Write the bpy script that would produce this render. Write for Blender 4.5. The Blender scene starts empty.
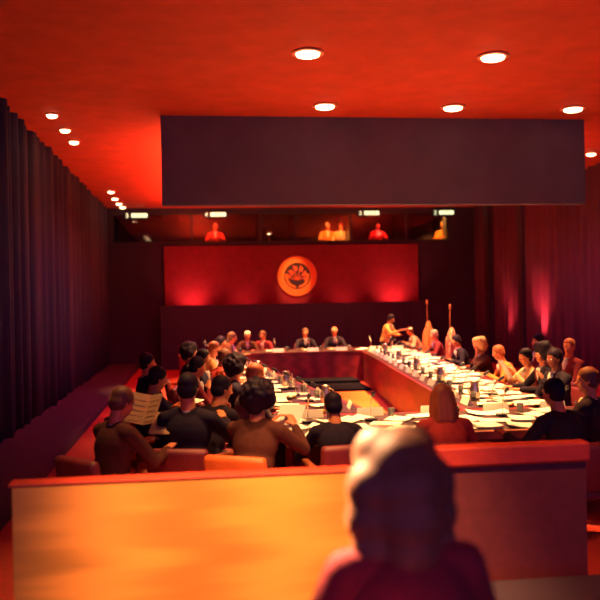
import bpy, bmesh, math, random
from mathutils import Vector, Matrix, Euler, Quaternion
random.seed(7)
R = math.radians
SC = bpy.context.scene
COL = SC.collection

# ------------------------------------------------------------------ camera
F = 828.0
CAM_H = 2.0
YAW = math.atan(104/828)
ROLL = -0.018
_f = Vector((math.sin(YAW), math.cos(YAW), 0)); _r = Vector((math.cos(YAW), -math.sin(YAW), 0)); _u = Vector((0, 0, 1))
_r3 = _r*math.cos(ROLL) + _u*math.sin(ROLL); _u3 = -_r*math.sin(ROLL) + _u*math.cos(ROLL)
cam_data = bpy.data.cameras.new('camera'); cam = bpy.data.objects.new('camera', cam_data); COL.objects.link(cam)
cam_data.sensor_width = 36; cam_data.lens = 36*F/600
M3 = Matrix((_r3, _u3, -_f)).transposed()
cam.matrix_world = Matrix.Translation((0, 0, CAM_H)) @ M3.to_4x4()
cam_data.clip_end = 200
cam_data.dof.use_dof = True
cam_data.dof.focus_distance = 9.0
cam_data.dof.aperture_fstop = 1.25
SC.camera = cam

def ray(px, py): return _f*F + _r3*(px-300) + _u3*(300-py)
def at_z(px, py, z):                       # pixel -> point on the horizontal plane z
    d = ray(px, py); t = (z-CAM_H)/d.z
    return Vector((d.x*t, d.y*t, z))
def at_y(px, py, y):                       # pixel -> point on the vertical plane y
    d = ray(px, py); t = y/d.y
    return Vector((d.x*t, y, CAM_H+d.z*t))

# ------------------------------------------------------------------ world, exposure, lights
w = bpy.data.worlds.new('world'); SC.world = w; w.use_nodes = True
w.node_tree.nodes['Background'].inputs[0].default_value = (0.24, 0.13, 0.50, 1)
w.node_tree.nodes['Background'].inputs[1].default_value = 1.25
SC.view_settings.view_transform = 'Standard'; SC.view_settings.look = 'None'
SC.view_settings.exposure = 0.0; SC.view_settings.gamma = 1; SC.view_settings.use_curve_mapping = False

def light(kind, name, loc, target, energy, color, size=.1, size_y=None, cone=None, blend=.6, spread=None):
    d = bpy.data.lights.new(name, kind); d.energy = energy; d.color = color
    if kind == 'AREA':
        d.size = size
        if size_y: d.shape = 'RECTANGLE'; d.size_y = size_y
        if spread: d.spread = R(spread)
    else:
        d.shadow_soft_size = size
    if kind == 'SPOT': d.spot_size = R(cone); d.spot_blend = blend
    o = bpy.data.objects.new(name, d); COL.objects.link(o); o.location = loc
    o.rotation_euler = (Vector(target)-Vector(loc)).to_track_quat('-Z', 'Y').to_euler()
    return o
WARM = (1.0, .50, .17)
CEIL = 4.9
TABLE_LAMPS = [(1.35, 9.6, 1), (3.6, 9.6, 1), (1.96, 12.2, 1), (3.93, 12.2, 1), (5.85, 12.2, .5), (.8, 15.2, 1), (4.4, 15.2, 1),
               (.3, 18.2, 1), (4.8, 18.2, 1), (1.2, 20.6, .8), (3.3, 20.6, .8), (5.2, 20.9, .9)]
TABLE_AIM = {(5.85, 12.2): (4.3, 11.5), (1.96, 12.2): (1.1, 12.2), (1.35, 9.6): (1.5, 9.0), (3.6, 9.6): (3.4, 9.2), (3.93, 12.2): (3.6, 12.2)}
for x, y, k in TABLE_LAMPS:
    tx, ty = TABLE_AIM.get((x, y), (x, y))
    light('SPOT', 'downlight_beam', (x, y, CEIL-.10), (tx, ty, .75), (4200 if y > 13 else 3000)*k, WARM, .09, cone=58, blend=.8)
# gallery lamps over the wooden rail
for x, e in ((-1.3, 350), (.55, 4300)):
    light('SPOT', 'gallery_beam', (x, 3.3, CEIL-.04), (x, 4.9, .7), e, WARM, .1, cone=42, blend=.9)
light('SPOT', 'gallery_beam', (2.6, 3.5, CEIL-.04), (2.3, 5.3, .8), 600, (1, .3, .1), .1, cone=36, blend=.9)
# added spots without fittings: front left seats, hair rim, a face
light('SPOT', 'added_seat_spot', (-.3, 7.0, CEIL-.04), (-.3, 6.5, .7), 500, WARM, .1, cone=40, blend=.9)
light('SPOT', 'added_seat_spot', (1.0, 6.2, CEIL-.04), (.95, 6.9, .7), 1000, WARM, .1, cone=40, blend=.9)
light('SPOT', 'added_seat_spot', (-1.1, 5.4, CEIL-.04), (.42, 2.45, 1.45), 24000, (1, .6, .28), .08, cone=7, blend=.9)  # added rim spot, aimed at the hair of the nearest head
light('SPOT', 'added_seat_spot', (3.0, 8.3, CEIL-.04), (3.5, 7.2, 1.2), 2200, (1, .35, .08), .1, cone=18, blend=.9)  # added spot to warm the face at the near table's right end
for px, col, e in ((214, (1, .12, .04), 260), (330, (1, .35, .06), 1100), (383, (1, .06, .04), 220), (440, (1, .4, .06), 600)):
    q = at_y(px, 215, 26.3); light('SPOT', 'booth_lamp_beam', (q.x, 26.1, 4.8), (q.x+.05, 26.6, 4.0), e, col, .04, cone=70, blend=.8)
light('SPOT', 'added_seal_spot', (3.05, 23.6, CEIL-.04), (3.05, 25.7, 2.6), 700, (1, .35, .1), .05, cone=22, blend=.6)  # spot added to brighten the seal
# back wall washers behind the wainscot ledge
WASH = ((-.1, 120), (1.5, 30), (3.0, 22), (4.6, 30), (6.2, 130))
for x, e in WASH:
    light('SPOT', 'wall_washer_beam', (x, 25.05, 1.75), (x, 25.9, 2.6), e, (1, .09, .07), .06, cone=110, blend=1)
# right wall uplights
for y, e in ((20.4, 900), (22.6, 350)):
    light('SPOT', 'wall_uplight_beam', (8.45, y, .35), (8.85, y, 2.2), e, (1, .06, .05), .05, cone=50, blend=1)
# cove light on the ceiling behind the hanging bulkhead
light('AREA', 'cove_light', (.1, 19.5, 4.1), (.1, 19.5, 5), 500, (1, .14, .05), .4, 10)
light('AREA', 'cove_light', (5.7, 19.5, 4.1), (5.7, 19.5, 5), 300, (1, .14, .05), .4, 10)

# dim violet fill added behind the bulkhead to tint the dark areas
light('AREA', 'violet_fill', (3.0, 16.4, CEIL-.02), (3.0, 16.6, 0), 170, (.28, .2, 1), 5, 4, spread=150)

# ------------------------------------------------------------------ materials
MATS = {}
def mat(name, col, rough=.6, metal=0, emit=None, estr=0, noise=None, bump=0, spec=.5, sheen=0, sheen_col=None, kind='noise', trans=0, stretch=(1, 1, 1), coat=0):
    if name in MATS: return MATS[name]
    m = bpy.data.materials.new(name); m.use_nodes = True; nt = m.node_tree; b = nt.nodes['Principled BSDF']
    b.inputs['Base Color'].default_value = (*col, 1); b.inputs['Roughness'].default_value = rough; b.inputs['Metallic'].default_value = metal
    b.inputs['Specular IOR Level'].default_value = spec
    if trans: b.inputs['Transmission Weight'].default_value = trans
    if coat: b.inputs['Coat Weight'].default_value = coat
    if sheen:
        b.inputs['Sheen Weight'].default_value = sheen; b.inputs['Sheen Tint'].default_value = (*(sheen_col or col), 1); b.inputs['Sheen Roughness'].default_value = .35
    if emit:
        b.inputs['Emission Color'].default_value = (*emit, 1); b.inputs['Emission Strength'].default_value = estr
    if noise:
        tc = nt.nodes.new('ShaderNodeTexCoord'); mp = nt.nodes.new('ShaderNodeMapping'); mp.inputs['Scale'].default_value = stretch
        nt.links.new(tc.outputs['Object'], mp.inputs[0])
        if kind == 'wave':
            n = nt.nodes.new('ShaderNodeTexWave'); n.inputs['Scale'].default_value = noise; n.inputs['Distortion'].default_value = 5; n.inputs['Detail'].default_value = 3
            out = n.outputs['Fac']
        else:
            n = nt.nodes.new('ShaderNodeTexNoise'); n.inputs['Scale'].default_value = noise; n.inputs['Detail'].default_value = 4
            out = n.outputs['Fac']
        nt.links.new(mp.outputs[0], n.inputs['Vector'])
        cr = nt.nodes.new('ShaderNodeMapRange'); cr.inputs['To Min'].default_value = .7; cr.inputs['To Max'].default_value = 1.25
        nt.links.new(out, cr.inputs['Value'])
        mx = nt.nodes.new('ShaderNodeVectorMath'); mx.operation = 'SCALE'; mx.inputs[0].default_value = col
        nt.links.new(cr.outputs[0], mx.inputs['Scale']); nt.links.new(mx.outputs[0], b.inputs['Base Color'])
        if bump:
            bp = nt.nodes.new('ShaderNodeBump'); bp.inputs['Strength'].default_value = bump; bp.inputs['Distance'].default_value = .01
            nt.links.new(out, bp.inputs['Height']); nt.links.new(bp.outputs[0], b.inputs['Normal'])
    MATS[name] = m; return m
m_ceil = mat('ceiling_red_paint', (.60, .060, .024), .8, noise=3, bump=.1)
m_bulk = mat('bulkhead_dark_felt', (.105, .07, .135), .9, noise=2, bump=.1)
m_wallback = mat('back_wall_red_cloth', (.20, .018, .04), .85, noise=6, bump=.2)
m_curtain = mat('dark_curtain', (.04, .045, .11), .9, noise=4, bump=.2, stretch=(1, 1, .1))
m_curtain_r = mat('wine_curtain', (.11, .05, .12), .9, noise=4, bump=.2, stretch=(1, 1, .1))
m_wains = mat('wainscot_dark_wood', (.028, .022, .05), .6, noise=3, kind='wave', stretch=(1, 1, .15))
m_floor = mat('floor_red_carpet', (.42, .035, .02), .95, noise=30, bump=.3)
m_floor_dark = mat('dark_carpet_and_shade', (.05, .025, .05), .95, noise=30, bump=.3)
m_wood = mat('table_mahogany', (.25, .02, .022), .45, noise=2.5, kind='wave', stretch=(.3, .3, 2), bump=.05)
m_top = mat('tabletop_brown_leather', (.045, .012, .012), .5, noise=20, bump=.1)
m_edge = mat('table_edge_oak', (.62, .22, .08), .4, noise=3, kind='wave', stretch=(.3, 1, 1))
m_rail = mat('rail_oak', (.88, .33, .06), .4, noise=2, kind='wave', stretch=(.15, 1, 2), bump=.05)
m_rail_red = mat('rail_red_leather', (.50, .04, .02), .5, noise=14, bump=.2)
m_paper = mat('white_paper', (.85, .80, .68), .8)
m_news = mat('newsprint', (.55, .30, .14), .85, noise=18, stretch=(1, 1, 4))
m_black = mat('black_plastic', (.02, .015, .025), .45)
m_metal = mat('brushed_metal', (.7, .55, .45), .3, metal=1)
m_brass = mat('brass', (.85, .5, .16), .3, metal=1)
m_glass = mat('tumbler_glass', (.95, .93, .9), .05, trans=.9, spec=.8)
m_pane = mat('booth_pane', (.8, .8, .85), .03, trans=1.0)
m_folder = mat('red_folder', (.5, .06, .03), .6)
m_folderd = mat('dark_folder', (.06, .03, .06), .6)
m_gold = mat('seal_gold', (.95, .36, .06), .5, noise=20, bump=.2)
m_seal_in = mat('seal_dark_field', (.025, .012, .03), .7)
m_seal_red = mat('seal_red_relief', (.75, .12, .03), .6)
m_lamp = mat('lamp_glow', (1, .8, .6), .5, emit=(1, .62, .30), estr=9)
m_lampring = mat('lamp_ring', (.7, .2, .1), .4)
m_sign = mat('sign_white_glow', (.8, .9, .7), .5, emit=(.85, 1.0, .55), estr=1.5)
m_signbox = mat('sign_black_box', (.02, .02, .03), .5)
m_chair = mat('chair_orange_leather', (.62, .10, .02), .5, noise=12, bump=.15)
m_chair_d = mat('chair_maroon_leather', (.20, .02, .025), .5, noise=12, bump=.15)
m_chairwood = mat('chair_walnut', (.42, .10, .035), .45, noise=4, kind='wave')
m_seat_d = mat('gallery_dark_upholstery', (.14, .02, .03), .8, noise=14, bump=.15)
m_skin = mat('skin', (.72, .235, .085), .5, noise=9)
m_skin_d = mat('skin_dark', (.30, .085, .04), .5, noise=9)
m_eye = mat('eye_white', (.8, .7, .65), .3)
m_lip = mat('lips', (.5, .10, .07), .5)
def cloth(name, c): return mat(name, c, .85, noise=14, bump=.1, spec=.2)
C = dict(navy=cloth('navy_wool', (.03, .022, .05)), black=cloth('black_wool', (.022, .012, .025)), brown=cloth('brown_wool', (.10, .026, .018)),
         maroon=cloth('maroon_wool', (.22, .02, .03)), grey=cloth('grey_wool', (.11, .06, .08)), tan=cloth('tan_cloth', (.62, .30, .10)), red=cloth('red_cloth', (.45, .04, .03)),
         white=cloth('white_cotton', (.85, .78, .66)), cream=cloth('cream_cloth', (.85, .55, .28)), orange=cloth('orange_cloth', (.75, .24, .05)), stripe=cloth('pale_stripe_cloth', (.60, .40, .30)))
H = dict(black=mat('hair_black', (.018, .008, .02), .6, noise=25, bump=.4, sheen=.06, sheen_col=(1, .4, .2), stretch=(1, 1, .3), spec=.15),
         brown=mat('hair_brown', (.14, .04, .02), .6, noise=25, bump=.4, sheen=.4, sheen_col=(1, .4, .2), stretch=(1, 1, .3)),
         auburn=mat('hair_auburn', (.36, .07, .02), .6, noise=25, bump=.4, sheen=.5, sheen_col=(1, .45, .2), stretch=(1, 1, .3)),
         blond=mat('hair_blond', (.80, .42, .14), .6, noise=25, bump=.4, stretch=(1, 1, .3)),
         white=mat('hair_white', (.85, .72, .55), .6, noise=25, bump=.3, stretch=(1, 1, .3)),
         grey=mat('hair_grey', (.40, .24, .18), .6, noise=25, bump=.3, stretch=(1, 1, .3)))

# ------------------------------------------------------------------ mesh helpers
def link_mesh(name, bm, m, parent=None, smooth=False):
    me = bpy.data.meshes.new(name)
    bmesh.ops.recalc_face_normals(bm, faces=bm.faces[:])
    bm.to_mesh(me); bm.free()
    if m: me.materials.append(m)
    if smooth:
        for p in me.polygons: p.use_smooth = True
    o = bpy.data.objects.new(name, me); COL.objects.link(o)
    if parent: o.parent = parent
    return o
def tag(o, label, cat, group=None, kind=None):
    if label: o['label'] = label
    if cat: o['category'] = cat
    if group: o['group'] = group
    if kind: o['kind'] = kind
    return o
def struct(o): o['kind'] = 'structure'; return o
def empty(name, loc, rz, label, cat, group=None):
    o = bpy.data.objects.new(name, None); COL.objects.link(o); o.location = loc; o.rotation_euler = (0, 0, rz); o.empty_display_size = .1
    return tag(o, label, cat, group)
def box(bm, x0, x1, y0, y1, z0, z1, bev=0, mx=None):
    r = bmesh.ops.create_cube(bm, size=1); vs = r['verts']
    for v in vs:
        v.co = Vector(((x0+x1)/2+v.co.x*(x1-x0), (y0+y1)/2+v.co.y*(y1-y0), (z0+z1)/2+v.co.z*(z1-z0)))
    if bev:
        es = list({e for v in vs for e in v.link_edges})
        rr = bmesh.ops.bevel(bm, geom=es, offset=bev, segments=2, affect='EDGES', profile=.5); vs = list(set(rr['verts']) | {v for v in vs if v.is_valid})
    if mx is not None: bmesh.ops.transform(bm, matrix=mx, verts=vs)
    return vs
def bx(*a, **k): bm = bmesh.new(); box(bm, *a, **k); return bm
def prism(bm, pts, z0, z1):
    a = [bm.verts.new((p[0], p[1], z0)) for p in pts]; b = [bm.verts.new((p[0], p[1], z1)) for p in pts]; n = len(pts)
    bm.faces.new(a[::-1]); bm.faces.new(b)
    for i in range(n): bm.faces.new((a[i], a[(i+1) % n], b[(i+1) % n], b[i]))
    return bm
def frame_of(d):
    d = d.normalized(); a = Vector((0, 0, 1)) if abs(d.z) < .9 else Vector((1, 0, 0))
    x = d.cross(a).normalized(); return x, d.cross(x).normalized()
def tube(bm, pts, rads, seg=12, cap='round'):
    pts = [Vector(p) for p in pts]; rings = []
    P, Q = [], []
    n = len(pts)
    def dirn(i): return (pts[min(i+1, n-1)]-pts[max(i-1, 0)]).normalized()
    seq = []
    if cap == 'round':
        for k in (.02, .5, .87): seq.append((pts[0]-dirn(0)*rads[0]*math.sqrt(max(0, 1-k*k)), rads[0]*k, dirn(0)))
    for i in range(n): seq.append((pts[i], rads[i], dirn(i)))
    if cap == 'round':
        for k in (.87, .5, .02): seq.append((pts[-1]+dirn(n-1)*rads[-1]*math.sqrt(max(0, 1-k*k)), rads[-1]*k, dirn(n-1)))
    x, y = frame_of(seq[0][2])
    for p, r, d in seq:
        x = (x-d*x.dot(d)).normalized(); y = d.cross(x)
        rings.append([bm.verts.new(p+(x*math.cos(t)+y*math.sin(t))*r) for t in [2*math.pi*k/seg for k in range(seg)]])
    for a, b in zip(rings, rings[1:]):
        for k in range(seg): bm.faces.new((a[k], a[(k+1) % seg], b[(k+1) % seg], b[k]))
    bm.faces.new(rings[0][::-1]); bm.faces.new(rings[-1])
def ell(bm, c, r, rot=None, seg=18):
    mx = Matrix.Translation(Vector(c)) @ (rot.to_4x4() if rot else Matrix.Identity(4)) @ Matrix.Diagonal((*r, 1))
    bmesh.ops.create_uvsphere(bm, u_segments=seg, v_segments=seg//2+2, radius=1, matrix=mx)
def lathe(bm, prof, seg=24, c=(0, 0, 0)):
    rings = [[bm.verts.new((c[0]+r*math.cos(2*math.pi*k/seg), c[1]+r*math.sin(2*math.pi*k/seg), c[2]+z)) for k in range(seg)] for r, z in prof]
    for a, b in zip(rings, rings[1:]):
        for k in range(seg): bm.faces.new((a[k], a[(k+1) % seg], b[(k+1) % seg], b[k]))
    bm.faces.new(rings[0][::-1]); bm.faces.new(rings[-1])
def fused(name, bm, m, parent, voxel, smooth=3):
    """overlapping closed shapes -> one continuous surface"""
    o = link_mesh(name, bm, None)
    rm = o.modifiers.new('r', 'REMESH'); rm.mode = 'VOXEL'; rm.voxel_size = voxel; rm.use_smooth_shade = True
    sm = o.modifiers.new('s', 'SMOOTH'); sm.iterations = smooth; sm.factor = .5
    bpy.context.view_layer.update()
    me = bpy.data.meshes.new_from_object(o.evaluated_get(bpy.context.evaluated_depsgraph_get()))
    old = o.data; o.modifiers.clear(); o.data = me; me.name = name; bpy.data.meshes.remove(old)
    me.materials.clear(); me.materials.append(m)
    for p in me.polygons: p.use_smooth = True
    if parent: o.parent = parent
    return o
def copy_tree(o, parent=None):
    c = o.copy(); COL.objects.link(c); c.parent = parent
    for ch in list(o.children): copy_tree(ch, c)
    return c

# ------------------------------------------------------------------ the room
XL, XR, YB, YN = -2.68, 8.9, 25.8, -3.0
struct(link_mesh('floor', bx(XL-.3, XR+.3, YN, YB+3, -.2, 0), m_floor))
struct(link_mesh('ceiling', bx(XL-.3, XR+.3, YN, YB+3, CEIL, CEIL+.2), m_ceil))
def curtain_wall(name, x, y0, y1, m, sgn, amp=.07, top=CEIL, z0=0):
    bm = bmesh.new(); n = int((y1-y0)/.045); a = []; b = []; a2 = []; b2 = []
    for i in range(n+1):
        y = y0+(y1-y0)*i/n; d = amp*(math.sin(i*.62)+.5*math.sin(i*.233+1)+.35*math.sin(i*1.31))
        a.append(bm.verts.new((x+d, y, z0))); b.append(bm.verts.new((x+d*.9, y, top)))
        a2.append(bm.verts.new((x+sgn*.4, y, z0))); b2.append(bm.verts.new((x+sgn*.4, y, top)))
    for i in range(n):
        bm.faces.new((a[i], a[i+1], b[i+1], b[i])); bm.faces.new((a2[i], b2[i], b2[i+1], a2[i+1]))
        bm.faces.new((a[i], a2[i], a2[i+1], a[i+1])); bm.faces.new((b[i], b[i+1], b2[i+1], b2[i]))
    bm.faces.new((a[0], b[0], b2[0], a2[0])); bm.faces.new((a[-1], a2[-1], b2[-1], b[-1]))
    return struct(link_mesh(name, bm, m, smooth=True))
curtain_wall('wall_left', XL-.02, 1.0, YB, m_curtain, -1)
curtain_wall('wall_right', XR+.02, 1.0, YB, m_curtain_r, 1, .06)
# dark pilasters on the right wall
bm = bmesh.new()
for y in (16.4, 21.6, 24.2): box(bm, XR-.16, XR+.1, y-.16, y+.16, 0, CEIL, .01)
struct(link_mesh('trim_1', bm, m_wains))
# back wall: lower wall, band, booth strip opening
BZ0, BZ1 = 3.84, 4.72                      # booth windows
bm = bmesh.new(); box(bm, XL-.4, XR+.4, YB, YB+.2, 0, BZ0); box(bm, XL-.4, XR+.4, YB, YB+.2, BZ1, CEIL)
box(bm, XL-.4, -2.55, YB, YB+.2, BZ0, BZ1); box(bm, 8.2, XR+.4, YB, YB+.2, BZ0, BZ1)
struct(link_mesh('wall_back', bm, mat('back_wall_dark', (.035, .028, .07), .9, noise=5)))
band = link_mesh('wall_back_panel', bx(-.95, 7.05, YB-.09, YB-.002, 1.7, BZ0-.12, bev=.01), m_wallback); band.name = 'trim_2'; struct(band)
ledge = bmesh.new(); box(ledge, -1.05, 7.15, 24.75, 24.95, 0, 1.9, .01)
for i in range(9): box(ledge, -.9+i*.9, -.87+i*.9, 24.735, 24.76, .1, 1.85)
struct(link_mesh('trim_3', ledge, m_wains))
# booth interior
bm = bmesh.new(); box(bm, XL, XR, YB+1.6, YB+1.7, BZ0-.5, CEIL)
struct(link_mesh('wall_booth_back', bm, mat('booth_black_felt', (.025, .014, .02), .95)))
bm = bmesh.new()
for x in (-2.5, -.1, 2.05, 3.15, 4.9, 6.7, 8.15): box(bm, x-.04, x+.04, YB-.02, YB+1.6, BZ0, BZ1)
box(bm, -2.6, 8.2, YB-.03, YB+.02, BZ0-.04, BZ0+.02); box(bm, -2.6, 8.2, YB-.03, YB+.02, BZ1-.02, BZ1+.03)
struct(link_mesh('trim_4', bm, m_signbox))
pane = link_mesh('window_1', bx(-2.55, 8.2, YB+.05, YB+.056, BZ0, BZ1), m_pane); struct(pane)
# hanging bulkhead
BY = 13.0
bl = at_y(162, 205, BY); br = at_y(578, 205, BY)
bk = bmesh.new(); box(bk, bl.x, at_y(584, 115, BY).x, BY, BY+.22, bl.z+.0, CEIL)
struct(link_mesh('ceiling_bulkhead', bk, m_bulk))
# dark strip standing in for the unlit floor by the left wall, two low dark steps before the far table, gallery riser
struct(link_mesh('floor_left_shade_strip', bx(XL, -1.75, 5.2, YB, 0, .14, bev=.01), m_floor_dark))
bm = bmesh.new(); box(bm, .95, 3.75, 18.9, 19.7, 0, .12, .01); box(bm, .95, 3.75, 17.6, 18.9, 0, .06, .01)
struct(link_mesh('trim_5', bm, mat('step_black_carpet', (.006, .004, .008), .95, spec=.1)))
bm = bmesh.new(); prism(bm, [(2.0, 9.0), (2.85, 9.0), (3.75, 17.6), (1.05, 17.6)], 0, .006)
struct(link_mesh('floor_inner', bm, mat('inner_floor_lit_orange', (.80, .26, .035), .5, noise=6, kind='wave')))  # strong light on the inner floor is put into this orange colour
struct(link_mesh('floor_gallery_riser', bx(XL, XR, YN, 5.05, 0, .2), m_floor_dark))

# ceiling lights
def ceiling_light(x, y, r, label, group):
    e = empty('ceiling_light', (x, y, CEIL), 0, label, 'ceiling light', group)
    bm = bmesh.new(); lathe(bm, [(r*1.25, -.001), (r*1.3, -.02), (r*1.0, -.025), (r*.95, -.002)], 24); link_mesh('trim_ring', bm, m_lampring, e)
    bm = bmesh.new(); lathe(bm, [(r*.96, -.004), (r*.9, -.045), (r*.6, -.06), (r*.1, -.064)], 24); link_mesh('glowing_lens', bm, m_lamp, e)
    return e
left_px = [(52, 114), (65, 129), (74, 141), (111, 191), (115, 198), (119, 203), (123, 207)]
names = ['nearest', 'second nearest', 'third nearest', 'fourth nearest', 'fifth nearest', 'sixth nearest', 'farthest']
for (px, py), nm in zip(left_px, names):
    p = at_z(px, py, CEIL); ceiling_light(p.x, min(p.y, 25.3), .085, 'small round lit ceiling downlight in the left aisle row, %s to the viewer' % nm, 'left aisle downlights')
p = at_z(591, 153, CEIL); ceiling_light(p.x, p.y, .10, 'small round lit downlight over the right aisle ceiling beyond the dark bulkhead edge', 'right aisle downlights')
words = {1.96: 'leftmost', 3.93: 'middle', 5.85: 'rightmost'}
for x, y, k in TABLE_LAMPS:
    if y == 12.2: ceiling_light(x, y, .15, 'round lit ceiling downlight just before the dark bulkhead, %s of three' % words[x], 'downlights before the bulkhead')
    elif y < 12: ceiling_light(x, y, .15, 'round lit ceiling downlight nearer than the bulkhead row, %s of two' % ('left' if x < 2 else 'right'), 'downlights over the near table')
# interpreter signs
def text_mesh(name, s, size, m, parent, loc, rot, ext=.004, align='LEFT', sx=1):
    cu = bpy.data.curves.new(name, 'FONT'); cu.body = s; cu.size = size; cu.extrude = ext; cu.align_x = align
    o = bpy.data.objects.new(name, cu); COL.objects.link(o); bpy.context.view_layer.update()
    me = bpy.data.meshes.new_from_object(o.evaluated_get(bpy.context.evaluated_depsgraph_get()))
    bpy.data.objects.remove(o); me.materials.clear(); me.materials.append(m)
    o = bpy.data.objects.new(name, me); COL.objects.link(o); o.location = loc; o.rotation_euler = rot; o.scale = (sx, 1, 1); o.parent = parent
    return o
for px, py, num, word, lit in ((128, 215.5, '5', 'ESPAÑOL', 1), (207, 214.5, '4', 'FRANÇAIS', 1), (361, 213, '3', 'PORTUGUÊS', 1), (436, 212.5, '2', 'ENGLISH', 1)):
    p = at_y(px, py, YB-.12); e = empty('channel_sign', (p.x, YB-.12, p.z), 0, 'lit greenish white channel sign reading %s %s above the booth glass' % (num, word), 'sign', 'channel signs over the interpreter booths'); e.scale = (.76, 1, .8)
    link_mesh('housing', bx(-.12, .82, 0, .08, -.11, .11, bev=.01), m_signbox, e)
    text_mesh('channel_number', num, .24, m_sign, e, (-.09, -.006, -.085), (R(90), 0, 0))
    f = link_mesh('lit_panel', bx(.14, .76, -.012, .0, -.075, .075, bev=.005), m_sign, e)
    t = text_mesh('language_word', word, .13, m_signbox, f, (.45, -.017, -.045), (R(90), 0, 0), align='CENTER', sx=.56 if len(word) > 7 else .7)
# seal
p = at_y(297, 276, YB-.09)
seal = empty('round_seal', (p.x, YB-.09, p.z), 0, 'round gold rimmed seal hung on the red back wall band', 'emblem')
def disc(r0, r1, y0, y1, m, name, seg=64, par=seal):
    bm = bmesh.new(); rg = []
    for rr, yy in ((r0, y0), (r0, y1), (r1, y1), (r1, y0)):
        rg.append([bm.verts.new((rr*math.cos(2*math.pi*k/seg), yy, rr*math.sin(2*math.pi*k/seg))) for k in range(seg)])
    for i in range(4):
        a, b = rg[i], rg[(i+1) % 4]
        for k in range(seg): bm.faces.new((a[k], a[(k+1) % seg], b[(k+1) % seg], b[k]))
    return link_mesh(name, bm, m, par)
disc(.005, .44, 0, -.03, m_seal_in, 'field'); rim = disc(.42, .615, 0, -.07, m_gold, 'gold_ring')
bm = bmesh.new()
for k in range(40):
    a = 2*math.pi*k/40; box(bm, .455, .575, -.082, -.068, -.010, .010, mx=Matrix.Rotation(a, 4, 'Y'))
link_mesh('ring_lettering', bm, m_seal_red, rim)
bm = bmesh.new()
for k in range(0, 11, 2):                                  # fan of flag staffs with flags, as on the relief
    a = R(-75+15*k); d = Vector((math.sin(a), 0, math.cos(a))); q = Vector((0, -.04, -.12))
    L = .46 if abs(k-5) < 3 else .40
    tube(bm, [q, q+d*L], [.014, .010], 6)
    s = Vector((math.cos(a), 0, -math.sin(a))); e0 = q+d*(L-.16)
    vs = [bm.verts.new(v) for v in (e0, e0+d*.14, e0+d*.11+s*.10, e0-d*.03+s*.085)]; v2 = [bm.verts.new(v.co+Vector((0, -.015, 0))) for v in vs]
    bm.faces.new(vs); bm.faces.new(v2[::-1])
    for i in range(4): bm.faces.new((vs[i], vs[(i+1) % 4], v2[(i+1) % 4], v2[i]))
link_mesh('flag_fan_relief', bm, m_seal_red, seal)
bm = bmesh.new()
for s in (-1, 1):
    tube(bm, [(s*.04, -.04, -.36), (s*.2, -.04, -.3), (s*.33, -.04, -.14), (s*.37, -.04, .05)], [.012]*4, 6)
    for k in range(7):
        t = k/6; a = R(-80+t*85); c = Vector((s*.33*math.cos(a*.9)*1.0, -.045, .33*math.sin(a))); ell(bm, c, (.05, .012, .022), Matrix.Rotation(-s*(a+1.0), 3, 'Y'), 8)
link_mesh('laurel_relief', bm, m_gold, seal)

# wall washers lamps fittings on ledge, uplight fittings
for x, _e in WASH:
    o = link_mesh('wall_washer', bx(x-.12, x+.12, 24.96, 25.12, 1.60, 1.70, bev=.01), m_black); tag(o, 'hidden wall washer lamp behind the dark wainscot ledge', 'lamp', 'wall washers behind the wainscot')
# ------------------------------------------------------------------ tables
def strip_x(y, which):
    t = (y-8.9)/(19.8-8.9)
    return {'li': 1.95+(0.72-1.95)*t, 'lo': .85+(-.42-.85)*t, 'ri': 2.92+(3.98-2.92)*t, 'ro': 4.0+(5.25-4.0)*t}[which]
def table_section(quad, inner, outer, label):
    """quad: 4 corners CCW; aprons on inner edge to the floor"""
    c = sum((Vector((p[0], p[1], 0)) for p in quad), Vector())/4
    e = empty('conference_table', (c.x, c.y, 0), 0, label, 'table', 'sections of the hollow conference table')
    L = [(p[0]-c.x, p[1]-c.y) for p in quad]
    bm = bmesh.new(); prism(bm, L, .70, .745); link_mesh('tabletop', bm, m_wood, e)
    ins = [(x*.93, y*.985) if abs(y) > abs(x) else (x*.985, y*.9) for x, y in L]
    bm = bmesh.new(); prism(bm, ins, .742, .75); link_mesh('writing_surface', bm, m_top, e)
    def wall(a, b, z0, z1, th, name, m):
        a = Vector(a); b = Vector(b); d = (b-a).normalized(); n = Vector((-d.y, d.x)); a = a+n*.03; b = b+n*.03
        bm = bmesh.new(); prism(bm, [a, b, b+n*th, a+n*th], z0, z1); return link_mesh(name, bm, m, e)
    n = len(L)
    for i in inner: wall(L[i], L[(i+1) % n], .02, .70, .04, 'front_panel', m_wood)
    for i in outer:
        a = Vector(L[i]); b = Vector(L[(i+1) % n]); d = (b-a).normalized(); q = Vector((-d.y, d.x))
        bm = bmesh.new(); prism(bm, [a-q*.02, b-q*.02, b+q*.05, a+q*.05], .69, .762); link_mesh('edge_trim', bm, m_edge if len(outer) and label.startswith('near') else m_wood, e)
    for (x, y) in [(x*.9, y*.9) for x, y in L]:
        link_mesh('leg', bx(x-.04, x+.04, y-.04, y+.04, 0, .70, bev=.006), m_wood, e)
    return e
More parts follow.
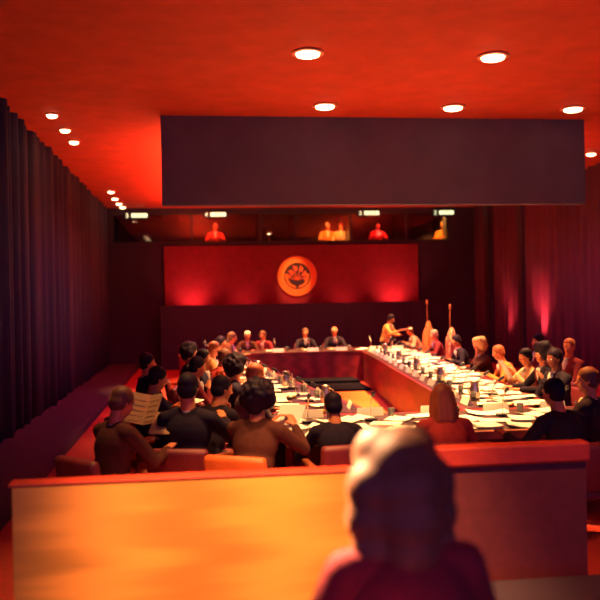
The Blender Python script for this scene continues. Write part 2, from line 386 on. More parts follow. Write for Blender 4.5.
# quads counter clockwise; n points inward
Y0, Y1, Y2, Y3 = 7.35, 8.9, 19.8, 20.75
table_section([(strip_x(Y1, 'lo'), Y1+.01), (strip_x(Y1, 'li'), Y1+.01), (strip_x(Y2, 'li'), Y2-.01), (strip_x(Y2, 'lo'), Y2-.01)], [1], [3], 'left wing of the hollow wooden conference table, with papers down its length')
table_section([(strip_x(Y1, 'ri'), Y1+.01), (strip_x(Y1, 'ro'), Y1+.01), (strip_x(Y2, 'ro'), Y2-.01), (strip_x(Y2, 'ri'), Y2-.01)], [3], [1], 'right wing of the hollow wooden conference table, red inner panel in view')
table_section([(-.42, Y2), (5.25, Y2), (5.25, Y3), (-.42, Y3)], [0], [2], 'far head section of the wooden conference table under the seal')
table_section([(.78, Y0), (4.3, Y0), (4.3, Y1), (.78, Y1)], [2], [0], 'near end section of the wooden conference table with pale front edge')

# ------------------------------------------------------------------ table goods
P_PAPER = [];
def paper(w_, d_, curl=0.0, layers=1, m=m_paper, name='paper_sheet'):
    bm = bmesh.new()
    for k in range(layers):
        a = R(random.uniform(-8, 8)) if k else 0; nx, ny = 4, 4; th = .0025
        g = [[None]*(ny+1) for _ in range(nx+1)]; g2 = [[None]*(ny+1) for _ in range(nx+1)]
        for i in range(nx+1):
            for j in range(ny+1):
                x = (i/nx-.5)*w_; y = (j/ny-.5)*d_; z = k*.004+.001+curl*abs(i/nx-.5)**2*4
                v = Matrix.Rotation(a, 3, 'Z') @ Vector((x, y, 0)); g[i][j] = bm.verts.new((v.x, v.y, z)); g2[i][j] = bm.verts.new((v.x, v.y, z+th))
        for i in range(nx):
            for j in range(ny):
                bm.faces.new((g[i][j], g[i][j+1], g[i+1][j+1], g[i+1][j])); bm.faces.new((g2[i][j], g2[i+1][j], g2[i+1][j+1], g2[i][j+1]))
        for i in range(nx): bm.faces.new((g[i][0], g[i+1][0], g2[i+1][0], g2[i][0])); bm.faces.new((g[i][ny], g2[i][ny], g2[i+1][ny], g[i+1][ny]))
        for j in range(ny): bm.faces.new((g[0][j], g2[0][j], g2[0][j+1], g[0][j+1])); bm.faces.new((g[nx][j], g[nx][j+1], g2[nx][j+1], g2[nx][j]))
    me = link_mesh(name, bm, m); d = me.data; bpy.data.objects.remove(me); return d
papers = [paper(.22, .30), paper(.22, .30, .02), paper(.30, .22, 0, 3), paper(.42, .30, .03, 2), paper(.24, .32, .01, 4)]
folders = [paper(.24, .33, 0, 3, m_folder, 'folder'), paper(.24, .33, 0, 3, m_folderd, 'folder')]
def put(name, me, loc, rz, label, cat, group, tilt=0):
    o = bpy.data.objects.new(name, me); COL.objects.link(o); o.location = loc; o.rotation_euler = (tilt, 0, rz); return tag(o, label, cat, group)
# microphone prototype
def make_mic():
    e = empty('microphone', (0, 0, 0), 0, '', 'microphone')
    link_mesh('base', bx(-.06, .06, -.05, .05, 0, .03, bev=.008), m_black, e)
    bm = bmesh.new(); tube(bm, [(0, 0, .02), (0, 0, .12), (0, -.02, .2), (0, -.09, .27)], [.006]*4, 8); link_mesh('gooseneck', bm, m_metal, e)
    bm = bmesh.new(); tube(bm, [(0, -.09, .27), (0, -.14, .30)], [.016, .02], 10); link_mesh('head', bm, m_black, e)
    return e
def make_glass():
    e = empty('water_glass', (0, 0, 0), 0, '', 'glass')
    bm = bmesh.new(); lathe(bm, [(.028, 0), (.036, .11), (.033, .11), (.026, .008)], 16); link_mesh('tumbler', bm, m_glass, e, True)
    bm = bmesh.new(); lathe(bm, [(.024, .01), (.029, .07)], 16); link_mesh('water', bm, mat('water', (.9, .85, .8), .02, trans=.6), e, True)
    return e
def make_plate():
    e = empty('name_plate', (0, 0, 0), 0, '', 'name plate')
    bm = bmesh.new(); v = [(-.14, -.035, 0), (.14, -.035, 0), (.14, .035, 0), (-.14, .035, 0), (-.14, 0, .085), (.14, 0, .085)]
    V = [bm.verts.new(p) for p in v]
    for f in ((0, 3, 2, 1), (0, 1, 5, 4), (2, 3, 4, 5), (0, 4, 3), (1, 2, 5)): bm.faces.new([V[i] for i in f])
    link_mesh('card', bm, m_paper, e)
    return e
def make_pitcher():
    e = empty('water_pitcher', (0, 0, 0), 0, '', 'pitcher')
    bm = bmesh.new(); lathe(bm, [(.05, 0), (.065, .05), (.06, .14), (.042, .19), (.05, .23), (.046, .23), (.038, .19)], 20); link_mesh('jug', bm, m_metal, e, True)
    bm = bmesh.new(); tube(bm, [(.045, 0, .2), (.10, 0, .18), (.10, 0, .10), (.06, 0, .07)], [.008]*4, 8); link_mesh('handle', bm, m_metal, e)
    return e
def make_ashtray():
    e = empty('ashtray', (0, 0, 0), 0, '', 'ashtray')
    bm = bmesh.new(); lathe(bm, [(.05, 0), (.065, .035), (.055, .035), (.045, .012)], 20); link_mesh('bowl', bm, m_brass, e, True)
    return e
PROTO = {}
used = set()
def stand(kind, x, y, rz, label, group, z=.75, s=1):
    mk = dict(microphone=make_mic, water_glass=make_glass, name_plate=make_plate, water_pitcher=make_pitcher, ashtray=make_ashtray)[kind]
    if kind not in PROTO: PROTO[kind] = e = mk()
    else: e = copy_tree(PROTO[kind])
    e.location = (x, y, z); e.rotation_euler = (0, 0, rz); e['label'] = label; e['group'] = group; e.scale = (s, s, s); return e
ZT = .7515
def wing(side, n):
    L = side == 'left'; key = ('lo', 'li') if L else ('ro', 'ri'); sg = 1 if L else -1
    rz0 = R(90) if L else R(-90)            # local -Y towards the sitter
    for i in range(n):
        y = 9.35+i*(19.3-9.35)/(n-1)
        xo, xi = strip_x(y, key[0]), strip_x(y, key[1])
        fr = lambda t: xo+(xi-xo)*t
        third = ('near', 'middle', 'far')[i*3//n]
        gp = ' on the %s third of the %s table wing' % (third, side)
        lab = 'on the %s third of the %s table wing' % (third, side)
        stand('microphone', fr(.58), y, rz0+R(180), 'black gooseneck microphone '+lab, 'microphones'+gp)
        stand('name_plate', fr(.86), y+.02, rz0+R(random.uniform(-4, 4)), 'white folded name plate '+lab, 'name plates'+gp)
        stand('water_glass', fr(.70), y+.27, 0, 'clear water tumbler '+lab, 'tumblers'+gp)
        if i % 3 == 1: stand('water_pitcher', fr(.72), y-.33, random.uniform(0, 6), 'metal water jug '+lab, 'jugs'+gp)
        if i % 2 == 0: stand('ashtray', fr(.5), y-.3, 0, 'small brass ashtray '+lab, 'ashtrays'+gp)
        offs = [(.18, .02), (.36, -.2), (.30, .25), (.66, -.19), (.12, -.33), (.5, .22)] if not L else [(.22, .0), (.40, -.24), (.62, .2), (.2, .32)]
        for j, (t, dy) in enumerate(offs):
            put('paper_sheet', papers[(i*3+j*2) % 5], (fr(t), y+dy, ZT+.0002*j), rz0+R(random.uniform(-25, 25)), 'white papers lying '+lab, 'papers', 'papers'+gp)
        if i % 3 == 0:
            put('folder', folders[i % 2], (fr(.36), y+.42, ZT), rz0+R(random.uniform(-15, 15)), ('red' if i % 2 == 0 else 'dark')+' folder lying '+lab, 'folder', ('red' if i % 2 == 0 else 'dark')+' folders'+gp)
wing('left', 15); wing('right', 15)
for i, x in enumerate((.2, .75, 1.9, 2.75, 3.45, 4.3, 4.85)):
    lab = 'on the far head table'
    stand('microphone', x, 20.25, R(180), 'black gooseneck microphone '+lab, 'microphones '+lab)
    stand('name_plate', x+.05, 19.95, 0, 'white folded name plate '+lab, 'name plates '+lab)
    stand('water_glass', x+.3, 20.2, 0, 'clear water tumbler '+lab, 'tumblers '+lab)
    put('paper_sheet', papers[i % 5], (x-.05, 20.5, ZT), R(random.uniform(-15, 15)), 'white papers lying '+lab, 'papers', 'papers '+lab)
    if x > 4: put('paper_sheet', papers[3], (x-.35, 20.15, ZT), R(10), 'white papers lying '+lab, 'papers', 'papers '+lab)
for i, x in enumerate((1.1, 1.75, 2.45, 3.15, 3.8)):
    lab = 'on the near end table'
    stand('microphone', x, 8.3, 0, 'black gooseneck microphone '+lab, 'microphones '+lab)
    stand('name_plate', x+.08, 8.72, R(180), 'white folded name plate '+lab, 'name plates '+lab)
    stand('water_glass', x+.25, 8.45, 0, 'clear water tumbler '+lab, 'tumblers '+lab)
    for j, (dx, yy) in enumerate(((0, 7.62), (.3, 7.7), (-.2, 8.0), (.1, 8.05), (.3, 8.3), (-.1, 8.5))):
        put('paper_sheet', papers[(i+j*2) % 5], (x+dx, yy, ZT+.0002*j), R(random.uniform(-25, 25)), 'white papers lying '+lab, 'papers', 'papers '+lab)
stand('water_pitcher', 1.42, 8.6, 1, 'metal water jug on the near end table', 'jugs on the near end table')

# ------------------------------------------------------------------ chairs
def make_chair(m, label):
    e = empty('armchair', (0, 0, 0), 0, label, 'chair')
    link_mesh('seat', bx(-.25, .25, -.24, .26, .37, .46, bev=.03), m, e, True)
    mx = Matrix.Translation((0, -.25, .46)) @ Matrix.Rotation(R(10), 4, 'X')
    bm = bmesh.new(); box(bm, -.25, .25, -.05, .04, 0, .40, .035, mx); link_mesh('backrest', bm, m, e, True)
    for s in (-1, 1):
        l = None
        for y in (-.22, .22):
            bm = bmesh.new(); tube(bm, [(s*.24, y*1.1, 0), (s*.235, y, .38 if y < 0 else .64)], [.016, .02], 8); link_mesh('leg', bm, m_chairwood, e)
        bm = bmesh.new(); box(bm, s*.27-.03, s*.27+.03, -.28, .24, .63, .665, .012); link_mesh('armrest', bm, m_chairwood, e, True)
    return e
CH = {}
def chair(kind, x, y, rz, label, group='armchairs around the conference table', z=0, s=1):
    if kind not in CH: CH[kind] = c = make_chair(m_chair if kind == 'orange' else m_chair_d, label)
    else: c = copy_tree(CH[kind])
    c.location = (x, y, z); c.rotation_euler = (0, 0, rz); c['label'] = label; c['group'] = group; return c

# ------------------------------------------------------------------ people
def rotv(v, axis, a): return Matrix.Rotation(a, 3, axis) @ Vector(v)
def ik(a, b, l1, l2, pole):
    d = b-a; L = d.length
    if L > (l1+l2)*.985: b = a+d.normalized()*(l1+l2)*.985; d = b-a; L = d.length
    if L < .12: L = .12
    x = (l1*l1-l2*l2+L*L)/(2*L); h = math.sqrt(max(0, l1*l1-x*x)); dn = d.normalized()
    p = Vector(pole); p = (p-dn*p.dot(dn)).normalized()
    return a+dn*x+p*h, b
def hand(bm, wrist, d, up, s, curl=35):
    """palm, four unequal bent fingers, thumb from the side; d points along the hand, up is the back of the hand, s = side of the thumb"""
    d = d.normalized(); up = (up-d*up.dot(d)).normalized(); sd = d.cross(up)*s
    rot = Matrix((sd, d, up)).transposed()
    ell(bm, wrist+d*.05, (.040, .052, .017), rot, 12)
    for k, (o, L) in enumerate(((.028, .072), (.010, .080), (-.009, .075), (-.027, .060))):
        b0 = wrist+d*.075+sd*o; a = R(curl*.5); d1 = (d*math.cos(a)-up*math.sin(a)); a2 = R(curl*1.5); d2 = (d*math.cos(a2)-up*math.sin(a2))
        tube(bm, [b0, b0+d*.02, b0+d*.02+d1*L*.5, b0+d*.02+d1*L*.5+d2*L*.45], [.0105, .0100, .0092, .0078], 8)
    t0 = wrist+d*.022+sd*.026; td = (d*.7+sd*.75-up*.25).normalized(); td2 = (d*.95+sd*.3-up*.3).normalized()
    tube(bm, [t0, t0+td*.035, t0+td*.035+td2*.034], [.014, .0115, .009], 8)
HAIR_SHAPES = {}
def person(loc, rz, label, pose='sit', lean=12, twist=0, head=(0, 0), hands=((-.2, .45, .80), (.2, .45, .80)), hair=('short', 'black'), skin=None,
           top='navy', shirt='white', tie=None, trousers='black', group=None, scale=1.0, voxel=.014, seat=.45, curl=35, foot_fwd=.46, sleeves=True):
    skin = skin or m_skin
    sit = pose == 'sit'
    hip = Vector((0, 0, seat+.11)) if sit else Vector((0, 0, .93))
    la = R(lean); sp = Vector((0, math.sin(la), math.cos(la)))
    tw = Matrix.Rotation(R(twist), 3, 'Z'); lr = tw @ Vector((1, 0, 0))
    ch = hip+sp*.32; nk = hip+sp*.50; sh = hip+sp*.455
    hy, hp = head
    hd = nk+(sp*.6+Vector((0, 0, .4))).normalized()*.082
    HR = (Matrix.Rotation(R(twist+hy), 3, 'Z') @ Matrix.Rotation(R(-hp), 3, 'X'))
    hc = hd+HR @ Vector((0, .02, .10))
    H3 = lambda x, y, z: hc+HR @ Vector((x, y, z))
    TR = tw @ Matrix.Rotation(-la, 3, 'X')
    bm = bmesh.new()
    # head with face
    ell(bm, H3(0, -.012, .028), (.074, .093, .086), HR); ell(bm, H3(0, .022, -.045), (.055, .062, .062), HR, 14); ell(bm, H3(0, .05, -.085), (.028, .028, .024), HR, 10)
    tube(bm, [H3(0, .078, .012), H3(0, .104, -.028)], [.008, .013], 8); ell(bm, H3(0, .098, -.034), (.018, .013, .010), HR, 10)
    for s in (-1, 1):
        ell(bm, H3(s*.076, -.008, -.008), (.010, .018, .030), HR, 10); ell(bm, H3(s*.03, .074, .026), (.024, .012, .009), HR, 10); ell(bm, H3(s*.042, .058, -.025), (.022, .02, .02), HR, 10)
    tube(bm, [H3(0, -.02, -.05), hd-sp*.02, nk-sp*.05], [.056, .060, .068], 14)
    # torso core
    ell(bm, hip+sp*.02, (.145, .10, .11), TR); ell(bm, ch, (.145, .10, .20), TR); tube(bm, [sh-lr*.15, sh+lr*.15], [.052, .052], 12)
    cl = bmesh.new(); ell(cl, hip+sp*.05, (.185, .135, .15), TR); ell(cl, hip+sp*.19, (.170, .128, .16), TR); ell(cl, ch+sp*.01, (.19, .132, .19), TR)
    tube(cl, [sh-lr*.155-sp*.01, sh-lr*.08+sp*.012, sh+lr*.08+sp*.012, sh+lr*.155-sp*.01], [.066, .068, .068, .066], 14); tube(cl, [nk-sp*.06, nk-sp*.015], [.10, .066], 14)
    for i, s in enumerate((-1, 1)):
        a = sh+lr*s*.185-sp*.015; tgt = Vector(hands[i]); tgt = tw @ tgt if tgt.z < 9 else tgt
        el, wr = ik(a, tgt, .29, .26, lr*s*.7+Vector((0, -.2, -.8)))
        tube(bm, [a, a.lerp(el, .5), el, el.lerp(wr, .4), wr], [.046, .040, .034, .033, .023], 10)
        tube(cl, [a, a.lerp(el, .5), el, el.lerp(wr, .4), wr.lerp(el, .12 if sleeves else .75)], [.068, .059, .052, .049, .039], 12)
        fd = (wr-el).normalized(); fd = (fd*.7+Vector((0, .3, 0))).normalized() if fd.z < -.2 else fd
        up = Vector((0, 0, 1)) if abs(fd.z) < .8 else Vector((0, 1, 0))
        hand(bm, wr, fd, up, 1 if s < 0 else -1, curl)
    tr = bmesh.new(); feet = bmesh.new()
    for s in (-1, 1):
        hj = hip+Vector((s*.095, 0, -.02))
        if sit: kn = Vector((s*.13, .43, seat+.07)); an = Vector((s*.12, foot_fwd, .09))
        else: kn = Vector((s*.11, .03, .49)); an = Vector((s*.12, 0, .09))
        tube(bm, [hj, hj.lerp(kn, .5), kn, kn.lerp(an, .35), an], [.076, .064, .050, .048, .034], 12)
        tube(tr, [hj, hj.lerp(kn, .5), kn, kn.lerp(an, .35), an+Vector((0, 0, .02))], [.094, .084, .068, .064, .054], 12)
        tube(bm, [an, an+Vector((0, .10, -.05))], [.034, .026], 8)
        tube(feet, [an+Vector((0, -.04, -.045)), an+Vector((0, .06, -.045)), an+Vector((0, .16, -.052))], [.042, .044, .034], 10)
    ell(tr, hip+Vector((0, 0, -.01)), (.178, .125, .11))
    B = fused('person', bm, skin, None, voxel); tag(B, label, 'person', group)
    # everything above was built about the seat / feet point; move it there
    jk = fused('jacket' if tie or top in ('navy', 'black', 'brown', 'grey') else 'top', cl, C[top], B, voxel)
    fused('trousers', tr, C[trousers], B, voxel+.004)
    link_mesh('shoes', feet, m_black, B, True)
    T3 = lambda x, y, z: ch+TR @ Vector((x, y, z))
    bm = bmesh.new(); tube(bm, [nk-sp*.03, nk+sp*.012], [.072, .063], 16)
    if shirt and shirt != top: ell(bm, T3(0, .085, .075), (.048, .050, .13), TR, 12)
    link_mesh('shirt', bm, C[shirt or top], B, True)
    if tie:
        bm = bmesh.new(); ell(bm, T3(0, .134, .06), (.017, .012, .115), TR, 10); ell(bm, T3(0, .118, .165), (.020, .018, .016), TR, 8); link_mesh('tie', bm, C[tie], B, True)
    # eyes and lips
    for s in (-1, 1):
        bm = bmesh.new(); ell(bm, H3(s*.030, .076, .006), (.012, .008, .007), HR, 8); ell(bm, H3(s*.030, .083, .006), (.005, .003, .005), HR, 6); link_mesh('eye', bm, m_eye, B, True)
    bm = bmesh.new(); ell(bm, H3(0, .081, -.062), (.023, .008, .0055), HR, 8); link_mesh('lips', bm, m_lip, B, True)
    # hair
    st, hcn = hair; bm = bmesh.new()
    if st in ('short', 'bald'):
        if st == 'short': ell(bm, H3(0, -.022, .045), (.084, .098, .086), HR)
        ell(bm, H3(0, -.046, -.012), (.082, .072, .078), HR)
        for s in (-1, 1): ell(bm, H3(s*.072, -.004, .020), (.015, .030, .040), HR, 10)
    elif st == 'bushy':
        for x, y, z, r in ((0, -.03, .05, .125), (.07, -.03, 0, .09), (-.07, -.03, 0, .09), (0, -.07, .0, .11), (.04, .02, .09, .08), (-.05, .015, .09, .08), (0, -.08, -.05, .08)): ell(bm, H3(x, y, z), (r, r*.95, r*.95), HR, 14)
        rnd = random.Random(len(label))
        for k in range(60):
            a = rnd.uniform(0, 6.28); t = rnd.uniform(-.3, 1.0); q = math.sqrt(max(0, 1-t*t)); v = Vector((.13*q*math.cos(a), -.045+.115*q*math.sin(a), .03+.13*t))
            if v.y < .05: ell(bm, H3(*v), (.025, .025, .025), HR, 8)
    elif st == 'bob':
        for x, y, z, r in ((0, -.03, .05, .13), (.08, -.03, .0, .10), (-.08, -.03, 0, .10), (0, -.07, .0, .115), (.10, -.02, -.09, .085), (-.10, -.02, -.09, .085), (.105, -.02, -.18, .07), (-.105, -.02, -.18, .07), (0, -.08, -.10, .10), (0, -.07, -.19, .09), (.05, .0, .10, .09), (-.05, .0, .10, .09)): ell(bm, H3(x, y, z), (r, r*.9, r*.95), HR, 16)
    elif st == 'long':
        ell(bm, H3(0, -.024, .045), (.092, .104, .092), HR); 
        for x in (-.075, -.04, 0, .04, .075):
            y0 = -.03 if abs(x) > .06 else -.085
            tube(bm, [H3(x, y0, .04), H3(x*1.15, y0-.01, -.08), H3(x*1.25, y0-.015, -.20), H3(x*1.05, y0-.01, -.28)], [.038, .044, .042, .02], 10)
    elif st == 'bun':
        ell(bm, H3(0, -.024, .042), (.087, .10, .088), HR); ell(bm, H3(0, -.09, .09), (.045, .045, .04), HR, 12)
    fused('hair', bm, H[hcn], B, .011 if voxel < .016 else .014, 14 if st == 'bob' else 3)
    B.scale = (scale,)*3; B.rotation_euler = (0, 0, rz); B.location = loc
    B['head_x'] = 0; del B['head_x']
    return B, hc, nk
def head_local(pose='sit', lean=12, head=(0, 0), seat=.45, twist=0, scale=1, **k):
    hip = Vector((0, 0, seat+.11)) if pose == 'sit' else Vector((0, 0, .93)); la = R(lean); sp = Vector((0, math.sin(la), math.cos(la)))
    hd = hip+sp*.5+(sp*.6+Vector((0, 0, .4))).normalized()*.082
    return (hd+Matrix.Rotation(R(twist+head[0]), 3, 'Z') @ Matrix.Rotation(R(-head[1]), 3, 'X') @ Vector((0, .02, .10)))*scale
SPOTS = []
def place(px, label, face, py=None, D=None, z=0, ch='maroon', wing_side=None, **k):
    """put a person so that the head is seen at pixel column px; the depth from the row, or given"""
    rz = R(face); hl = head_local(**k)
    if wing_side == 'right':
        D = 14
        for _ in range(20):
            x = strip_x(D, 'ro')+.28; D = D+(x-at_y(px, 340, D).x)/(at_y(px, 340, 1).x-(strip_x(20, 'ro')-strip_x(10, 'ro'))/10)*.9
    p = at_z(px, py, hl.z+z) if D is None else at_y(px, 300, D)
    off = Matrix.Rotation(rz, 3, 'Z') @ Vector((hl.x, hl.y, 0))
    loc = Vector((p.x-off.x, p.y-off.y, z))
    person(loc, rz, label, **k)
    if k.get('pose', 'sit') == 'sit' and ch:
        back = Matrix.Rotation(rz, 3, 'Z') @ Vector((0, .02, 0))
        where = label.split(' person ')[-1] if ' person ' in label else label
        chair(ch, loc.x+back.x, loc.y+back.y, rz, ('maroon' if ch == 'maroon' else 'orange')+' armchair under the '+CHL(label), z=z)
    SPOTS.append((label[:40], tuple(round(v, 2) for v in loc)))
    return loc, rz
def CHL(label):
    w_ = label.split(); return ' '.join(w_[:11])
TBL = ((-.17, .50, .80), (.17, .48, .80))
TBLS = ((-.15, .40, .81), (.2, .46, .80))

# far table, facing the viewer
place(247, 'white-haired person at the left end of the head table', 180, D=21.0, lean=20, head=(15, 10), hands=TBL, hair=('short', 'white'), top='brown', scale=.93, voxel=.018)
place(262, 'dark-haired person leaning beside the white-haired one at the head table', 180, D=21.05, lean=22, twist=-15, head=(-20, 10), hands=TBLS, hair=('short', 'brown'), top='maroon', scale=.93, voxel=.018)
place(305, 'dark-suited person with brown hair at the middle of the head table', 180, D=21.0, lean=15, hands=TBL, hair=('short', 'brown'), top='black', scale=.95, voxel=.018, tie='navy')
place(334, 'bald person in dark suit, white shirt and tie chairing the head table', 180, D=21.0, lean=12, hands=TBL, hair=('bald', 'white'), top='black', tie='navy', scale=.97, voxel=.018)
# standing speaker
loc, rz = place(391, 'standing person in tan jacket reaching a paper over the head table', -125, D=21.2, pose='stand', lean=16, head=(0, 25), hands=((-.1, .42, 1.12), (.15, .52, 1.25)), hair=('short', 'black'), skin=m_skin_d, top='tan', scale=.93, voxel=.018)
hp = loc+Matrix.Rotation(rz, 3, 'Z') @ Vector((.14, .66, 1.26))*.93
put('paper_sheet', papers[3], hp, rz, 'white papers held out by the standing person in tan', 'papers', None, R(10))

# right wing, facing left across the table
RW = dict(wing_side='right', scale=.95)
place(409, 'dark-haired person in striped white shirt at the far end of the right wing', 90, lean=34, head=(10, 20), hands=TBL, hair=('short', 'brown'), top='stripe', voxel=.018, **RW)
place(433, 'small grey-haired person in dark red on the right wing before the flags', 90, lean=20, head=(10, 10), hands=TBL, hair=('short', 'grey'), top='maroon', voxel=.018, **RW)
place(455, 'dark-suited person on the right wing beside the second flag', 90, lean=22, head=(0, 15), hands=TBLS, hair=('short', 'black'), top='black', voxel=.018, **RW)
place(478, 'blond person with hand raised to the chin on the right wing', 95, lean=20, head=(10, 5), hands=((-.06, .30, 1.02), (.2, .46, .80)), hair=('bushy', 'blond'), top='brown', voxel=.016, **RW)
place(497, 'brown-haired person in orange shirt leaning over the right wing', 80, lean=28, head=(-15, 15), hands=TBL, hair=('short', 'auburn'), top='orange', voxel=.016, **RW)
loc, rz = place(524, 'dark-haired person in pale shirt reading a raised white sheet on the right wing', 90, lean=18, head=(10, 10), hands=((-.13, .40, .98), (.13, .40, .98)), hair=('short', 'black'), top='cream', voxel=.015, **RW)
hp = loc+Matrix.Rotation(rz, 3, 'Z') @ Vector((0, .50, .98)); put('paper_sheet', papers[1], hp, rz, 'white sheet held up on the right wing, before the pale-shirted reader', 'papers', None, R(60))
place(541, 'dark-haired person in black suit looking left on the right wing', 90, D=10.4, lean=10, head=(10, 0), hands=TBL, hair=('bushy', 'black'), top='black', tie='maroon', voxel=.014)
# advisers behind the right wing
place(537, 'person with thick dark hair in second row behind the right wing', 90, D=13.2, lean=2, head=(0, 5), hands=((-.15, .36, .62), (.15, .36, .62)), hair=('short', 'black'), top='maroon', voxel=.016)
place(568, 'round-faced person in dark red top seated behind the right wing', 115, D=11.6, lean=0, head=(20, 0), hands=((-.15, .36, .62), (.15, .36, .62)), hair=('short', 'auburn'), top='maroon', voxel=.016)
place(553, 'person in black coat behind right wing with hand on the cheek', 100, D=9.6, lean=5, head=(10, 10), hands=((-.05, .28, 1.0), (.15, .36, .66)), hair=('short', 'black'), top='black', skin=m_skin_d, voxel=.015)
# near right corner
place(585, 'person in dark suit and white collar at the right end of the near table', 40, D=7.25, lean=6, head=(30, 5), hands=((-.22, .42, .82), (.15, .40, .80)), hair=('short', 'brown'), top='black', tie='maroon', voxel=.012, scale=.98)
place(551, 'black-suited person seen from behind leaning on the near table', 18, D=6.7, lean=28, head=(10, 10), hands=((-.35, .50, .82), (.15, .50, .80)), hair=('short', 'black'), top='black', voxel=.012)
place(440, 'long-haired person in dark red top with back turned at the near table', 0, D=6.85, lean=22, head=(-5, 12), hands=TBL, hair=('long', 'auburn'), top='red', shirt='white', voxel=.012, scale=.95)
place(331, 'black-haired person with back turned at the near table left part', 5, D=7.0, lean=28, head=(0, 15), hands=TBL, hair=('short', 'black'), top='black', voxel=.012, scale=.93)
# near left corner
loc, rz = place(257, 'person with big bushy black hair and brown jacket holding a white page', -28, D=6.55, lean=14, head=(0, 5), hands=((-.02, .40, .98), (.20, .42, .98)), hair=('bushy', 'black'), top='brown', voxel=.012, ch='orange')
hp = loc+Matrix.Rotation(rz, 3, 'Z') @ Vector((.12, .50, 1.03)); put('paper_sheet', papers[0], hp, rz, 'large white page held up by the bushy-haired person', 'papers', None, R(38))
place(255, 'person with reddish brown hair and lit face at the left wing near corner', -75, D=8.9, lean=20, head=(0, 10), hands=TBL, hair=('short', 'auburn'), top='grey', voxel=.013)
place(236, 'black-haired person in dark jacket on the left wing, behind the auburn one', -80, D=9.8, lean=16, head=(10, 5), hands=TBL, hair=('bushy', 'black'), top='navy', voxel=.014)
place(224, 'brown-haired person in red shirt midway on the left wing', -85, D=12.2, lean=26, head=(0, 10), hands=TBL, hair=('short', 'brown'), top='red', voxel=.016)
place(214, 'person with lit forehead and tan jacket on the left wing', -85, D=14.0, lean=20, head=(-10, 10), hands=TBL, hair=('short', 'auburn'), top='tan', voxel=.016)
place(203, 'dark-suited person with raised hand on the left wing', -95, D=11.3, lean=8, head=(-10, 5), hands=((-.1, .32, .98), (.2, .42, .80)), hair=('short', 'black'), top='navy', tie='maroon', voxel=.015)
place(221, 'dark-suited person at the far part of the left wing', -90, D=16.2, lean=22, head=(0, 5), hands=TBL, hair=('short', 'black'), top='black', voxel=.018)
place(232, 'person in brown jacket at the far left corner of the table', -100, D=18.4, lean=24, head=(10, 5), hands=TBL, hair=('short', 'brown'), top='brown', voxel=.018)
place(190, 'black-haired person in second row behind the left wing', -85, D=12.6, lean=5, head=(0, 0), hands=((-.15, .36, .62), (.15, .36, .62)), hair=('bushy', 'black'), top='black', voxel=.016)
place(197, 'person in maroon jacket in second row, nearer than the black-haired one', -80, D=10.0, lean=14, head=(0, 10), hands=((-.15, .36, .66), (.0, .3, .95)), hair=('short', 'black'), top='maroon', voxel=.015)
# far left loose seats
place(147, 'red-lit person with black hair seated by the left aisle', -70, D=10.6, lean=2, head=(-10, 0), hands=((-.15, .36, .66), (.15, .36, .66)), hair=('short', 'black'), top='black', voxel=.015)
loc, rz = place(157, 'person in dark jacket left of the table looking at a small white card', -60, D=8.6, lean=12, head=(-10, 15), hands=((-.1, .38, .90), (.1, .38, .90)), hair=('short', 'black'), top='navy', voxel=.014)
hp = loc+Matrix.Rotation(rz, 3, 'Z') @ Vector((0, .50, .93)); put('paper_sheet', papers[0], hp, rz, 'small white card held by the dark-jacketed person left of the table', 'papers', None, R(15))
place(187, 'black-suited person with back turned, tall in the left foreground', -15, D=6.9, lean=4, head=(0, 5), hands=((-.15, .38, .70), (.2, .42, .95)), hair=('short', 'black'), top='black', voxel=.012, scale=1.04)
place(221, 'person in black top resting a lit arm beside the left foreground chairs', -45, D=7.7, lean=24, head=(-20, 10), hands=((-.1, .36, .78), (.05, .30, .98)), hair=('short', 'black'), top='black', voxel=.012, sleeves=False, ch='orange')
loc, rz = place(121, 'person in brown jacket reading a newspaper in the left foreground', -48, D=6.6, lean=8, head=(-5, 22), hands=((-.16, .42, .86), (.2, .42, .84)), hair=('short', 'brown'), top='brown', voxel=.012)
hp = loc+Matrix.Rotation(rz, 3, 'Z') @ Vector((-.0, .49, .98))
def newspaper(loc, rz, label):
    bm = bmesh.new()
    for s in (-1, 1):
        box(bm, 0 if s > 0 else -.19, .19 if s > 0 else 0, -.003, .003, -.13, .13, mx=Matrix.Rotation(R(-s*22), 4, 'Z'))
    for s in (-1, 1):
        for k in range(5): box(bm, (.02 if s > 0 else -.17), (.17 if s > 0 else -.02), -.006, -.003, -.11+k*.045, -.085+k*.045, mx=Matrix.Rotation(R(-s*22), 4, 'Z'))
    o = link_mesh('newspaper', bm, m_news); o.location = loc; o.rotation_euler = (R(-28), 0, rz); return tag(o, label, 'newspaper')
newspaper(at_y(147, 410, 6.95), rz+R(10), 'open newspaper held by the reader in the left foreground')
hp2 = at_y(164, 424, 6.9); o = put('paper_sheet', paper(.2, .2, .01, 3, m_news), hp2, R(-30), 'orange-lit sheaf of papers held low beside the newspaper', 'papers', None, R(50)); 
# near audience on the riser
place(394, 'person with large dark auburn hair right before the viewer, back turned', 4, D=2.5, z=.2, lean=13, head=(6, 8), hands=((-.15, .36, .66), (.15, .36, .66)), hair=('bob', 'brown'), top='maroon', voxel=.011, ch='maroon', scale=1.0)

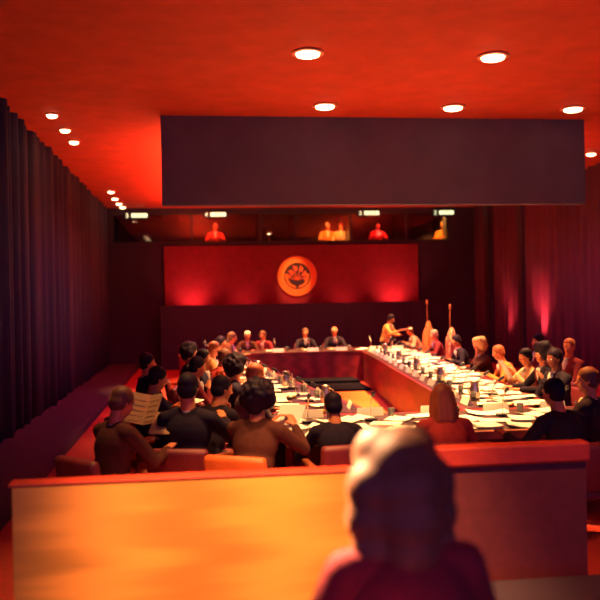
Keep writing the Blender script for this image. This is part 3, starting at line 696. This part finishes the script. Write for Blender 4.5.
# interpreters in the booths above
struct(link_mesh('floor_booths', bx(-2.6, 8.2, YB+.2, YB+1.6, 3.0, 3.16), m_floor_dark))
for px, lab, tp, hr in ((217, 'interpreter in red top in the booth under the sign reading 4', 'red', 'brown'), (329, 'interpreter in orange top in the brightly lit middle booth, left of two', 'orange', 'brown'),
                        (343, 'interpreter in pale top in the brightly lit middle booth, right of two', 'cream', 'auburn'), (379, 'interpreter in red top in the booth under the sign reading 3', 'red', 'black'), (444, 'interpreter in orange top in the booth under the sign reading 2', 'orange', 'blond')):
    place(px, lab, 180, D=26.6, z=3.16, lean=14, head=(random.uniform(-30, 30), 5), hands=TBL, hair=('short', hr), top=tp, voxel=.018, group='interpreters in the booths')
bm = bx(-2.45, 8.1, YB+.25, YB+.6, 3.70, 3.74); struct(link_mesh('trim_6', bm, m_wains))
q = at_y(269, 232, 26.2)
e = empty('desk_lamp', (q.x, 26.2, 3.74), 0, 'small lit brass desk lamp in the second booth from the left', 'lamp')
bm = bmesh.new(); lathe(bm, [(.07, 0), (.07, .02), (.012, .03), (.01, .42)], 16); link_mesh('stem', bm, m_brass, e)
bm = bmesh.new(); lathe(bm, [(.12, .38), (.05, .5), (.045, .5), (.11, .385)], 20); link_mesh('shade', bm, m_brass, e)
bm = bmesh.new(); ell(bm, (0, 0, .385), (.05, .05, .03), None, 12); link_mesh('bulb', bm, m_lamp, e)

# ------------------------------------------------------------------ flags
def flag(px, py_top, D, m, label):
    p = at_y(px, py_top, D); e = empty('flag_on_stand', (p.x, D, 0), R(10), label, 'flag', 'flags behind the right wing')
    bm = bmesh.new(); lathe(bm, [(.16, 0), (.16, .02), (.05, .06), (.02, .12)], 20); link_mesh('stand', bm, m_brass, e, True)
    bm = bmesh.new(); tube(bm, [(0, 0, .1), (0, 0, p.z)], [.014, .012], 10); link_mesh('pole', bm, m_chairwood, e)
    bm = bmesh.new(); ell(bm, (0, 0, p.z+.05), (.03, .03, .06), None, 10); link_mesh('finial', bm, m_brass, e, True)
    zt = p.z-.42; bm = bmesh.new(); n = 40; rows = 8; G = []
    for j in range(rows+1):
        z = zt-(zt-.45)*j/rows; row = []
        for i in range(n):
            a = 2*math.pi*i/n; r = (.03+.10*min(1, j/2.5))*(1+.25*math.sin(a*6+j*.5)); row.append(bm.verts.new((r*math.cos(a)+.03, r*.8*math.sin(a), z)))
        G.append(row)
    for a, b in zip(G, G[1:]):
        for k in range(n): bm.faces.new((a[k], a[(k+1) % n], b[(k+1) % n], b[k]))
    bm.faces.new(G[0]); bm.faces.new(G[-1][::-1]); link_mesh('cloth', bm, m, e, True)
m_fl1 = mat('flag_gold_red', (.75, .16, .04), .7, noise=9, kind='wave', stretch=(3, 1, .4)); m_fl2 = mat('flag_pale_red', (.7, .22, .08), .7, noise=9, kind='wave', stretch=(1, 1, 2))
for m_, c1, c2 in ((m_fl1, (.8, .35, .08, 1), (.45, .03, .02, 1)), (m_fl2, (.8, .5, .25, 1), (.4, .03, .02, 1))):
    nt = m_.node_tree; wv = [n for n in nt.nodes if n.type == 'TEX_WAVE'][0]; rp = nt.nodes.new('ShaderNodeValToRGB'); rp.color_ramp.elements[0].color = c1; rp.color_ramp.elements[1].color = c2
    rp.color_ramp.elements[0].position = .45; rp.color_ramp.elements[1].position = .55
    nt.links.new(wv.outputs['Fac'], rp.inputs[0]); nt.links.new(rp.outputs[0], nt.nodes['Principled BSDF'].inputs['Base Color'])
flag(427, 304, 19.5, m_fl1, 'furled gold and red flag on a stand, left of two behind the right wing')
flag(450, 309, 18.3, m_fl2, 'furled pale and red flag on a stand, right of two behind the right wing')

# ------------------------------------------------------------------ gallery rails
a = at_z(24, 478, .98); b = at_z(345, 468, .98)
def rail(xa, xb, y, label, mcap, mpan, ztop, th=.13, ch=.022, mbead=None):
    e = empty('gallery_rail', ((xa+xb)/2, y, .2 if y < 5.0 else 0), 0, label, 'rail'); h = (xb-xa)/2; z0 = e.location.z
    link_mesh('cap', bx(-h-.02, h+.02, -.004 if ch < .05 else .0, th, ztop-z0-ch, ztop-z0, bev=min(.02, ch*.4)), mcap, e)
    link_mesh('panel', bx(-h, h, (.0 if ch < .05 else .03), .09, .02, ztop-z0-ch+.001, bev=.004), mpan, e)
    return e
rail(a.x, b.x, 4.72, 'long orange oak rail across the left foreground', m_rail_red, m_rail, 1.015)
c = at_y(425, 460, 5.35); d = at_y(588, 450, 5.35)
rail(c.x, d.x, 5.35, 'red leather-capped rail across the right foreground', m_rail_red, m_seat_d, 1.0, ch=.14)
